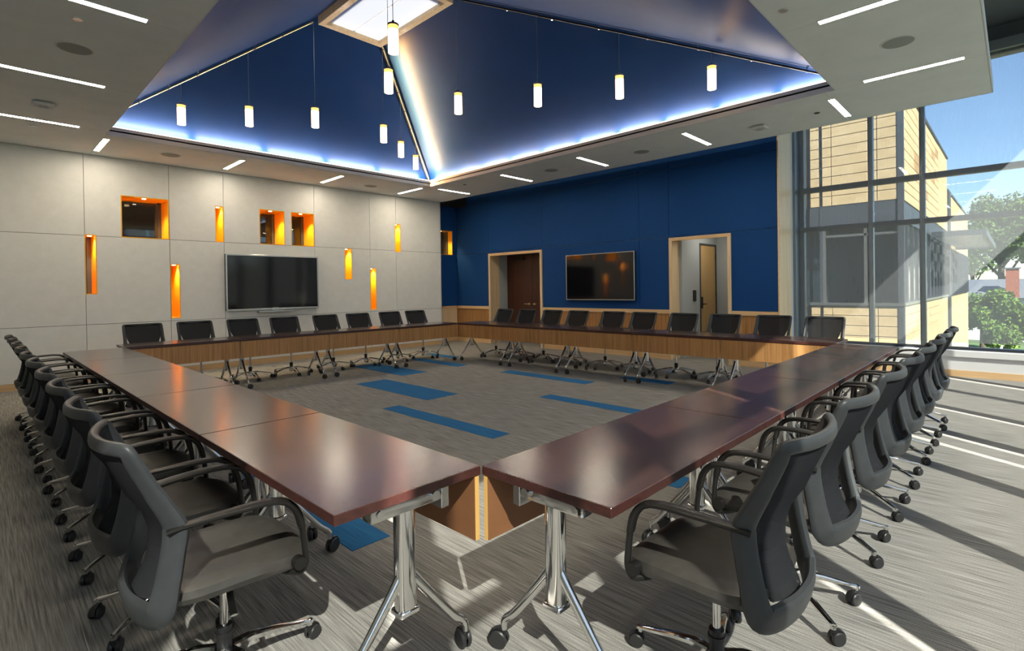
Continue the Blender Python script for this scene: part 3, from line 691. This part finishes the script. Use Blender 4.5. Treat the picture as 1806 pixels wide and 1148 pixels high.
# ------------------------------------------------------------------ office chair
def make_chair():
    e = empty('office_chair')
    # seat cushion: grid superellipse
    bm = NB(); nx, ny = 14, 14; top = {}; bot = {}
    def seat_xy(u, v):
        x = u * .238; yy = -.215 + (v + 1) / 2 * .455
        r = (abs(u) ** 5 + abs(v) ** 5) ** .2
        m_ = max(abs(u), abs(v), 1e-6)
        k = m_ / r if r > 0 else 1
        x *= k; yc = .0125; yy = yc + (yy - yc) * k
        return x, yy
    for i in range(nx + 1):
        for j in range(ny + 1):
            u, v = -1 + 2 * i / nx, -1 + 2 * j / ny
            x, yy = seat_xy(u, v); edge = max(abs(u), abs(v))
            z = .492 - .008 * math.cos(u * 1.4) - .03 * max(0, v - .55) ** 1.4 - (.012 if edge > .99 else 0)
            top[i, j] = bm.verts.new((x, yy, z)); 
            bot[i, j] = bm.verts.new((x * .97, yy * .98, .435 - .012 * max(0, v))) if True else None
    for i in range(nx):
        for j in range(ny):
            bm.faces.new((top[i, j], top[i + 1, j], top[i + 1, j + 1], top[i, j + 1])); bm.faces.new((bot[i, j], bot[i, j + 1], bot[i + 1, j + 1], bot[i + 1, j]))
    per = [(i, 0) for i in range(nx)] + [(nx, j) for j in range(ny)] + [(i, ny) for i in range(nx, 0, -1)] + [(0, j) for j in range(ny, 0, -1)]
    mid = {}
    for p in per:
        t_, b_ = top[p].co, bot[p].co; c = Vector((0, .0125, 0)); m_ = (t_ + b_) / 2; d = Vector((m_.x, m_.y - .0125, 0)); mid[p] = bm.verts.new(m_ + d * .035)
    for a, b in zip(per, per[1:] + per[:1]):
        bm.faces.new((top[a], mid[a], mid[b], top[b])); bm.faces.new((mid[a], bot[a], bot[b], mid[b]))
    obj('seat', bm, m_leather, e, True)
    bm = NB(); box(bm, -.19, .19, -.20, .17, .415, .434, .008, 0, 2); box(bm, -.075, .075, -.12, .09, .375, .416, .012, 0, 2)
    obj('seat_pan', bm, m_black, e, True)
    # back frame : closed loop through rim, waist, bottom
    ctrl = [((0, -.352, .946), .020, .013), ((.11, -.340, .946), .020, .013), ((.200, -.310, .947), .020, .013), ((.221, -.298, .940), .020, .013), ((.222, -.284, .905), .024, .013), ((.222, -.245, .82), .026, .014), ((.222, -.196, .720), .030, .016), ((.222, -.184, .678), .036, .018),
            ((.222, -.192, .61), .034, .017), ((.222, -.208, .52), .036, .017), ((.216, -.226, .445), .042, .017), ((.180, -.246, .425), .045, .017), ((.09, -.270, .422), .046, .016)]
    full = ctrl + [((0, -.276, .420), .046, .016)] + [((-c[0], c[1], c[2]), a, b) for c, a, b in reversed(ctrl[1:])]
    N = len(full); P = [c for c, a, b in full]; pts = spline(P, 4, True)
    rad = []; refs = []
    for i in range(N):
        a0, b0 = full[i][1:], full[(i + 1) % N][1:]
        for k in range(4):
            t_ = k / 4; rad.append((a0[0] * (1 - t_) + b0[0] * t_, a0[1] * (1 - t_) + b0[1] * t_))
    for p in pts: refs.append(Vector((p.x * 2.0, -.50, .05)).normalized() if p.z > .8 else Vector((p.x * 3.4, -.55, -.12)).normalized())
    bm = NB(); sweep(bm, pts, rad, n=12, closed=True, refs=refs, sq=3.2)
    obj('back_frame', bm, m_frame, e, True)
    # backrest hourglass shell
    bm = NB(); zs_ = [.95, .93, .89, .83, .76, .69, .62, .55, .49, .44]; hwid = [.195, .207, .212, .209, .196, .172, .142, .124, .118, .114]
    yp = [-.300, -.296, -.282, -.255, -.226, -.196, -.178, -.180, -.198, -.225]; rows_ = []; rows2 = []
    for z, h_, y_ in zip(zs_, hwid, yp):
        r1, r2 = [], []
        for k in range(13):
            u = -1 + 2 * k / 12; yy = y_ - .050 * (1 - u * u) * (1 if z > .7 else .7); r1.append(bm.verts.new((u * h_, yy + .006, z))); r2.append(bm.verts.new((u * h_, yy - .004, z)))
        rows_.append(r1); rows2.append(r2)
    for a, b, a2, b2 in zip(rows_, rows_[1:], rows2, rows2[1:]):
        for k in range(12): bm.faces.new((a[k], a[k + 1], b[k + 1], b[k])); bm.faces.new((a2[k], b2[k], b2[k + 1], a2[k + 1]))
        bm.faces.new((a[0], b[0], b2[0], a2[0])); bm.faces.new((a[12], a2[12], b2[12], b[12]))
    for k in range(12): bm.faces.new((rows_[0][k], rows2[0][k], rows2[0][k + 1], rows_[0][k + 1])); bm.faces.new((rows_[-1][k], rows_[-1][k + 1], rows2[-1][k + 1], rows2[-1][k]))
    obj('backrest', bm, m_mesh, e, True)
    def shell(z, u):
        for q in range(len(zs_) - 1):
            if zs_[q] >= z >= zs_[q + 1]:
                t_ = (zs_[q] - z) / (zs_[q] - zs_[q + 1]); y_ = yp[q] * (1 - t_) + yp[q + 1] * t_; h_ = hwid[q] * (1 - t_) + hwid[q + 1] * t_
                return u * h_, y_ - .050 * (1 - u * u) * (1 if z > .7 else .7) + .006
    def pad(name, rows, wf, m):
        bm = NB(); rr = []
        for z, th in rows:
            ra, rb = [], []
            for k in range(13):
                u = (-1 + 2 * k / 12) * wf; x_, y_ = shell(z, u); ra.append(bm.verts.new((x_, y_ + .002 + th * (1 - (u / wf) ** 6), z))); rb.append(bm.verts.new((x_, y_ + .001, z)))
            rr.append((ra, rb))
        for (a, a2), (b, b2) in zip(rr, rr[1:]):
            for k in range(12): bm.faces.new((a[k], a[k + 1], b[k + 1], b[k])); bm.faces.new((a2[k], b2[k], b2[k + 1], a2[k + 1]))
        obj(name, bm, m, e, True)
    pad('lumbar_pad', [(.60, .0), (.58, .018), (.53, .024), (.49, .022), (.465, .002)], .95, m_pad)
    # arms
    for s_ in (-1, 1):
        pts = spline([(s_ * .222, -.205, .678), (s_ * .236, -.15, .690), (s_ * .250, -.04, .697), (s_ * .254, .06, .697), (s_ * .255, .125, .682), (s_ * .256, .163, .64), (s_ * .256, .180, .58)], 5)
        bm = NB(); n = len(pts); sweep(bm, pts, [(.024 if i < n * .6 else .024 - .006 * (i - n * .6) / (n * .4), .010 + .002 * (i > n * .6)) for i in range(n)], n=12, ref=Vector((0, .55, .85)), sq=2.6)
        obj('armrest', bm, m_arm, e, True)
        pts = spline([(s_ * .256, .181, .585), (s_ * .256, .190, .51), (s_ * .254, .192, .45), (s_ * .235, .175, .415), (s_ * .17, .13, .415)], 5)
        bm = NB(); sweep(bm, pts, [(.013, .011)] * len(pts), n=10, ref=Vector((0, .9, .3))); cyl(bm, (s_ * .236, .17, .455), (s_ * .268, .17, .455), .022, n=14)
        obj('arm_post', bm, m_arm, e, True)
    # lever
    bm = NB(); sweep(bm, spline([(.06, .0, .385), (.15, -.02, .38), (.21, -.03, .365), (.245, -.035, .36)], 4), [(.011, .004)] * 13, n=8); obj('tilt_lever', bm, m_alu, e, True)
    # gas cylinder and hub
    bm = NB(); cyl(bm, (0, 0, .20), (0, 0, .385), .014, n=14); obj('gas_piston', bm, m_chrome, e, True)
    bm = NB(); cyl(bm, (0, 0, .055), (0, 0, .205), .024, .026, n=18); cyl(bm, (0, 0, .17), (0, 0, .185), .030, n=18); obj('gas_cylinder', bm, m_black, e, True)
    bm = NB(); cyl(bm, (0, 0, .065), (0, 0, .130), .040, .034, n=20); obj('hub', bm, m_chrome, e, True)
    for k in range(5):
        a = PI / 2 + k * 2 * PI / 5; c, s_ = math.cos(a), math.sin(a)
        pts = [(c * r, s_ * r, z) for r, z in ((.028, .118), (.09, .122), (.17, .108), (.25, .088), (.295, .078), (.317, .072))]
        bm = NB(); sweep(bm, pts, [(.021, .015), (.018, .014), (.015, .012), (.013, .010), (.012, .009), (.010, .007)], n=10, sq=3)
        cyl(bm, (c * .305, s_ * .305, .062), (c * .305, s_ * .305, .082), .012, n=10)
        obj('base_leg', bm, m_chrome, e, True)
        o = obj('caster', caster_bm(.027), [m_caster, m_black], e, True, loc=(c * .305, s_ * .305, 0)); o.rotation_euler = (0, 0, [.4, 2.2, 4.0, 1.1, 5.3][k])
    return e
cproto = make_chair(); cfirst = True
def place_chair(x, y, rz, label, group):
    global cfirst
    if cfirst: o = cproto; cfirst = False
    else: o = copy_tree(cproto)
    o.location = (x, y, 0); o.rotation_euler = (0, 0, rz + R_.uniform(-.03, .03)); tag(o, label, 'chair', group)
RX = [.46, 1.155, 1.90, 2.58, 3.23, 3.87, 4.50, 5.13]
for i, x in enumerate(RX):
    place_chair(x, -.70, 0, ('grey-framed swivel chair in the right row, %s the camera' % ('nearest' if i == 0 else ORD[i] + ' from')), 'swivel chairs along the right run')
LY = [.62, 1.27, 1.97, 2.62, 3.34, 3.98, 4.62, 5.25, 5.88, 6.51]
for i, y in enumerate(LY):
    place_chair(-.695, y, -PI / 2, ('dark leather swivel chair in the left row, %s the camera' % ('nearest' if i == 0 else ORD[i] + ' from')), 'swivel chairs along the left run')
BX_ = [.405, 1.06, 1.752, 2.40, 3.15, 3.79, 4.487, 5.10]
for i, x in enumerate(BX_):
    place_chair(x, 7.50, PI, ('black mesh-backed chair in the row along the white wall, %s from the left' % (['first'] + ORD[1:])[i]), 'swivel chairs along the white wall')
BY_ = [6.49, 5.83, 5.17, 4.53, 3.75, 3.14, 2.42, 1.76, 1.07, .42]
for i, y in enumerate(BY_):
    place_chair(6.20, y - .02, PI / 2, ('black mesh-backed chair in the row along the blue wall, %s from the corner end' % (['first'] + ORD[1:])[i]), 'swivel chairs along the blue wall')

# ------------------------------------------------------------------ wall screens
def tv(name, w_, h_, label, bez=.028):
    e = empty(name); tag(e, label, 'television')
    obj('housing', bx(-w_ / 2, w_ / 2, .012, .055, 0, h_, .006), m_black, e)
    bm = NB()
    box(bm, -w_ / 2, w_ / 2, 0, .014, 0, bez, .003); box(bm, -w_ / 2, w_ / 2, 0, .014, h_ - bez * .8, h_, .003)
    box(bm, -w_ / 2, -w_ / 2 + bez * .8, 0, .014, bez, h_ - bez * .8, .002); box(bm, w_ / 2 - bez * .8, w_ / 2, 0, .014, bez, h_ - bez * .8, .002)
    obj('bezel', bm, m_silver, e)
    obj('screen', bx(-w_ / 2 + bez * .8, w_ / 2 - bez * .8, .006, .012, bez, h_ - bez * .8), m_screen, e)
    obj('wall_mount', bx(-w_ / 4, w_ / 4, .055, .078, h_ * .25, h_ * .75), m_black, e)
    return e
t1 = tv('wall_screen', 1.76, 1.07, 'large silver-framed screen on the white wall', .034); t1.location = (2.82, YW - .078, 1.05)
bm = NB(); box(bm, -.33, .33, -.05, .03, -.05, -.012, .01, 0, 2); box(bm, -.06, .06, .005, .035, -.02, .04); obj('pen_tray', bm, m_silver, t1)
t2 = tv('wall_screen', 1.74, .985, 'large thin-framed black screen on the blue wall between the doorways', .022); t2.location = (XB - .078, 4.93, 1.125); t2.rotation_euler = (0, 0, -PI / 2)
fo = empty('floor_outlet', (5.12, 6.98, 0)); tag(fo, 'small bright metal outlet plate on the floor near the far table corner', 'outlet')
bm = NB(); cyl(bm, (0, 0, 0), (0, 0, .006), .085, .08, n=24); obj('cover', bm, m_steel, fo, True)
bm = NB(); box(bm, -.03, .03, -.02, .02, .006, .01); obj('lid', bm, m_silver, fo)

# corridor behind the glazed niches
struct(obj('wall_corridor', bx(-3.8, XB + .4, 12.0, 12.2, 0, ZH), mat('corridor_brown', (.20, .155, .10), .8)))
struct(obj('wall_corridor_end', bx(-4.0, -3.8, YW + .6, 12.2, 0, ZH), m_wbody))
struct(obj('wall_corridor_side', bx(XB + .2, XB + .4, YB, 12.0, 0, ZH), m_wbody))
cl = empty('ceiling_light', (1.5, 11, 4.2)); tag(cl, 'dim lamp in the corridor seen through the niche glass', 'light'); obj('diffuser', bx(-1.2, 1.2, -.1, .1, 0, .03), emis('corridor_lamp', (1, .8, .55), 1.4), cl)

# ------------------------------------------------------------------ neighbouring wing
nb = empty('neighbour_building', (13, .39, -.23)); tag(nb, 'tan masonry wing of the building outside the window, with dark steel windows', 'building')
NK = 1.163
def nbp(name, x0, x1, y0, y1, z0, z1, m, bev=0): return obj(name, bx(NK * (x0 - 11), NK * (x1 - 11), NK * (y0 - .13), NK * (y1 - .13), NK * z0, NK * z1, bev), m, nb)
PZ = 5.30; HZ = 3.02; LZ = .955; CH = .2035
nbp('core_upper', 11.06, 20, .19, 7, HZ, PZ, m_mortar); nbp('core_lower', 11.06, 20, .19, 7, -3.2, LZ, m_mortar)
nbp('parapet_cap', 11.0, 20.02, .10, 7, PZ, PZ + .05, m_bsteel)
nbp('core_recess', 11.5, 12, 1.6, 7, -3.2, 6.2, m_mortar)
def block_mesh(l, hh, name, m):
    me = bpy.data.meshes.new(name); bm = bx(0, NK * (l - .012), 0, .07, 0, NK * (hh - .012), .004); bmesh.ops.recalc_face_normals(bm, faces=bm.faces); bm.to_mesh(me); bm.free(); me.materials.append(m); return me
BL = .80
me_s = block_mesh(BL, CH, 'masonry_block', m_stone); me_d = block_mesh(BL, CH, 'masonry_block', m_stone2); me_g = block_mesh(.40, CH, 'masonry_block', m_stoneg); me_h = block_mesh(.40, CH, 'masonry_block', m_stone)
cnt = 0
def blk(me, x, y, z, rz):
    o = bpy.data.objects.new('masonry_block', me); COL.objects.link(o); o.parent = nb; o.location = (NK * (x - 11), NK * (y - .13), NK * z); o.rotation_euler = (0, 0, rz)
nup = int((PZ - HZ) / CH); 
lev = [HZ + .005 + i * CH for i in range(nup)] + [LZ - (i + 1) * CH for i in range(7)]
for li, z in enumerate(lev):
    # face A  (normal -x): blocks run along y
    blk(me_h, 11.0, .53 + .0, z, -PI / 2); blk(me_s, 11.0, 1.33, z, -PI / 2); blk(me_h, 11.0, 1.73, z, -PI / 2)
    # face B (normal -y): run along x
    for k in range(8 if z > HZ else 8):
        m_ = me_d if R_.random() < .07 and z > HZ else me_s
        blk(m_, 11.08 + k * BL, .13, z, 0)
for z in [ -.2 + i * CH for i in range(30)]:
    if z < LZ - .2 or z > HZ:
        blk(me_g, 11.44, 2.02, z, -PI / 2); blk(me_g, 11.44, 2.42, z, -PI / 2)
nbp('masonry_far', 17.5, 20, .13, .19, HZ, PZ, m_stone); nbp('masonry_far', 17.5, 20, .13, .19, -3.2, LZ, m_stone)
nbp('corner_post', 10.985, 11.06, .10, .20, -1, PZ, m_bsteel)
nbp('shadow_reveal', 11.0, 11.07, 1.50, 1.56, -1, PZ, m_bsteel); nbp('shadow_reveal', 11.40, 11.46, 1.80, 1.86, -1, PZ, m_bsteel)
# windows
nbp('header_panel', 11.01, 11.10, .14, 1.75, 2.62, HZ, m_bsteel); nbp('header_panel', 11.1, 20, .15, .24, 2.62, HZ, m_bsteel)
nbp('window_sill', 10.97, 11.12, .10, 1.75, LZ - .005, LZ + .05, m_silver); nbp('window_sill', 11.12, 20, .10, .24, LZ - .005, LZ + .05, m_silver)
for y_ in (.16, .72, 1.46, 2.35): nbp('window_post', 11.02, 11.09, y_, y_ + .05, LZ + .05, 2.62, m_silver if y_ in (.72, 1.46) else m_bsteel)
nbp('window_rail', 11.02, 11.09, .21, 1.46, 2.36, 2.41, m_silver)
nbp('window_pane', 11.05, 11.06, .2, 1.5, LZ + .05, 2.62, m_glass)
for k in range(12): nbp('window_post', 11.12 + k * .75, 11.17 + k * .75, .15, .21, LZ + .05, 2.62, m_bsteel)
nbp('window_pane', 11.12, 20, .18, .19, LZ + .05, 2.62, m_dglass)
nbp('room_back', 13.0, 13.1, .3, 3.2, 0, HZ, m_dgrey); nbp('room_floor', 11.1, 13, .25, 7, LZ - .1, LZ, m_dgrey)
nbp('green_board', 12.2, 12.24, 1.55, 1.95, 1.0, 1.55, mat('green_panel', (.16, .35, .28), .6))
nbp('recess_glass', 11.40, 11.42, 1.60, 2.9, LZ, 3.0, m_dglass)
# second far volume
nbp('far_volume', 20.02, 29.5, .13, 7, -3.2, 4.3, m_stone); nbp('far_cap', 20.02, 29.5, .10, 7, 4.3, 4.36, m_bsteel); nbp('far_reveal', 20.0, 20.6, .08, .16, -3.2, 4.3, m_bsteel)
nbp('far_window', 20.7, 29, .10, .135, .95, 2.5, m_dglass)
for k in range(9): nbp('far_window_post', 20.7 + k, 20.8 + k, .07, .12, .95, 2.5, m_bsteel)
# canopy
nbp('canopy_frame', 15.5, 23.0, -.95, -.87, 2.52, 2.68, m_bsteel); nbp('canopy_frame', 15.5, 15.6, -.87, .12, 2.55, 2.68, m_bsteel); nbp('canopy_frame', 22.9, 23.0, -.87, .12, 2.55, 2.68, m_bsteel)
for k in range(24): nbp('canopy_louver', 15.7 + k * .3, 15.85 + k * .3, -.86, .10, 2.60, 2.64, m_silver)
# ground, house, railing
gr = tag(obj('lawn', bx(9.5, 160, -90, 90, -4.2, -4.0), m_grass), 'green ground below and beyond the window', 'lawn', kind='stuff')
g2 = tag(obj('lawn', bx(-80, 9.5, -160, -4.0, -4.2, -4.0), m_grass), 'green ground outside the sunny window wall', 'lawn', kind='stuff')
hop = CAM + (cf + cr * ((1742 - CX) / FPX)) * 50; ho = empty('house', (hop.x, hop.y + .2, -4)); tag(ho, 'distant pale house with slate roof seen among the trees', 'house')
def prism(name, x0, x1, y0, y1, z0, z1, m, par):
    bm = NB(); xm = (x0 + x1) / 2
    v = [bm.verts.new(c) for c in ((x0, y0, z0), (x1, y0, z0), (xm, y0, z1), (x0, y1, z0), (x1, y1, z0), (xm, y1, z1))]
    for f in ((0, 1, 2), (3, 5, 4), (0, 2, 5, 3), (1, 4, 5, 2), (0, 3, 4, 1)): bm.faces.new([v[i] for i in f])
    return obj(name, bm, m, par)
obj('walls', bx(-3, 3, -5, 1.8, 0, 3.9), m_siding, ho); prism('roof', -3.4, 3.4, -5.3, 2.1, 3.9, 5.6, m_roof, ho)
ch = obj('chimney', bx(-3.3, -2.3, -2.4, -1.5, 3.5, 6.5), m_brick, ho); obj('chimney_cap', bx(-3.4, -2.2, -2.5, -1.4, 6.5, 6.6), m_roof, ch)
ra = empty('railing', (27, -1.0, -2.2)); tag(ra, 'small pale terrace railing at the foot of the tan wing', 'railing')
for k in range(9): obj('baluster', bx(k * .22, k * .22 + .04, -.02, .02, 0, .8), m_fascia, ra)
obj('handrail', bx(-.05, 1.9, -.03, .03, .8, .86), m_fascia, ra); obj('terrace', bx(-.6, 6, -1.2, .6, -1.8, -.0), m_stoneg, ra)
# trees
def tree(x, y, zb, h, r, n, m, label, seed, flat=.8, size=.22, group='trees outside the windows'):
    rr = random.Random(seed); e = empty('tree', (x, y, zb)); tag(e, label, 'tree', group)
    bm = NB(); cyl(bm, (0, 0, 0), (0, 0, h * .6), r * .09, r * .05, n=10)
    for k in range(7):
        a = rr.uniform(0, 2 * PI); z = h * rr.uniform(.3, .6); cyl(bm, (0, 0, z), (math.cos(a) * r * .6, math.sin(a) * r * .6, z + h * .25), r * .035, r * .012, n=6)
    obj('trunk', bm, m_bark, e, True)
    bm = NB(); cl_ = []
    for k in range(26):
        a = rr.uniform(0, 2 * PI); q = rr.random() ** .5 * .72; zz = rr.uniform(-.8, .85) * (1 - q * .4)
        cl_.append(Vector((math.cos(a) * q * r, math.sin(a) * q * r, h - r * flat + zz * r * flat)))
    for k in range(n):
        c = cl_[k % 26]; v = Vector((rr.gauss(0, 1), rr.gauss(0, 1), rr.gauss(0, 1))).normalized() * (r * .34 * rr.random() ** .35)
        p = c + v; s_ = size * rr.uniform(.6, 1.3)
        a1 = Vector((rr.gauss(0, 1), rr.gauss(0, 1), rr.gauss(0, 1))).normalized() * s_; a2 = a1.cross(Vector((rr.gauss(0, 1), rr.gauss(0, 1), rr.gauss(0, 1)))).normalized() * s_ * .6
        bm.faces.new([bm.verts.new(p + w_) for w_ in (-a1, a2, a1, -a2)])
    o = obj('crown', bm, m, e); return e
def at(px, py_, d):
    v = cf + cr * ((px - CX) / FPX) - cu * ((py_ - CY) / FPX); return CAM + v * d
def treeat(px, ptop, d, r, n, m, label, seed, **k):
    p = at(px, ptop, d); tree(p.x, p.y, -4, p.z + 4, r, n, m, label, seed, **k)
treeat(1765, 342, 62, 5.0, 12000, m_leaf, 'tall rounded tree behind the chimney at the right edge', 3, size=.2)
treeat(1875, 365, 50, 3.8, 9000, m_leaf, 'large tree cut by the right edge of the photo', 4)
treeat(1715, 415, 88, 4.2, 5000, m_leaf, 'farther tree beyond the canopy of the tan wing', 5)
treeat(1732, 512, 42, 2.1, 8000, m_leaf2, 'bright green shrubby tree low beside the tan wing', 6, size=.14)
treeat(1812, 522, 35, 1.9, 8000, m_leaf2, 'light green bush low at the right edge', 8, size=.14)
treeat(1768, 566, 31, 1.0, 5000, m_leaf2, 'low green shrub right above the window sill', 9, size=.10)
for i, (x, y, r, h) in enumerate([(-10, -33, 4.6, 8.5), (0, -36, 4.8, 9.5), (10.5, -33, 4.6, 8.5), (21, -38, 5, 10), (32, -34, 5, 9), (-21, -36, 5, 9.5)]):
    tree(x, y, -4, h, r, 2500, m_leaf, 'tree outside the sunny window wall, %s along that side' % ORD[i], 20 + i, size=.5, group='trees reflected in the screen')
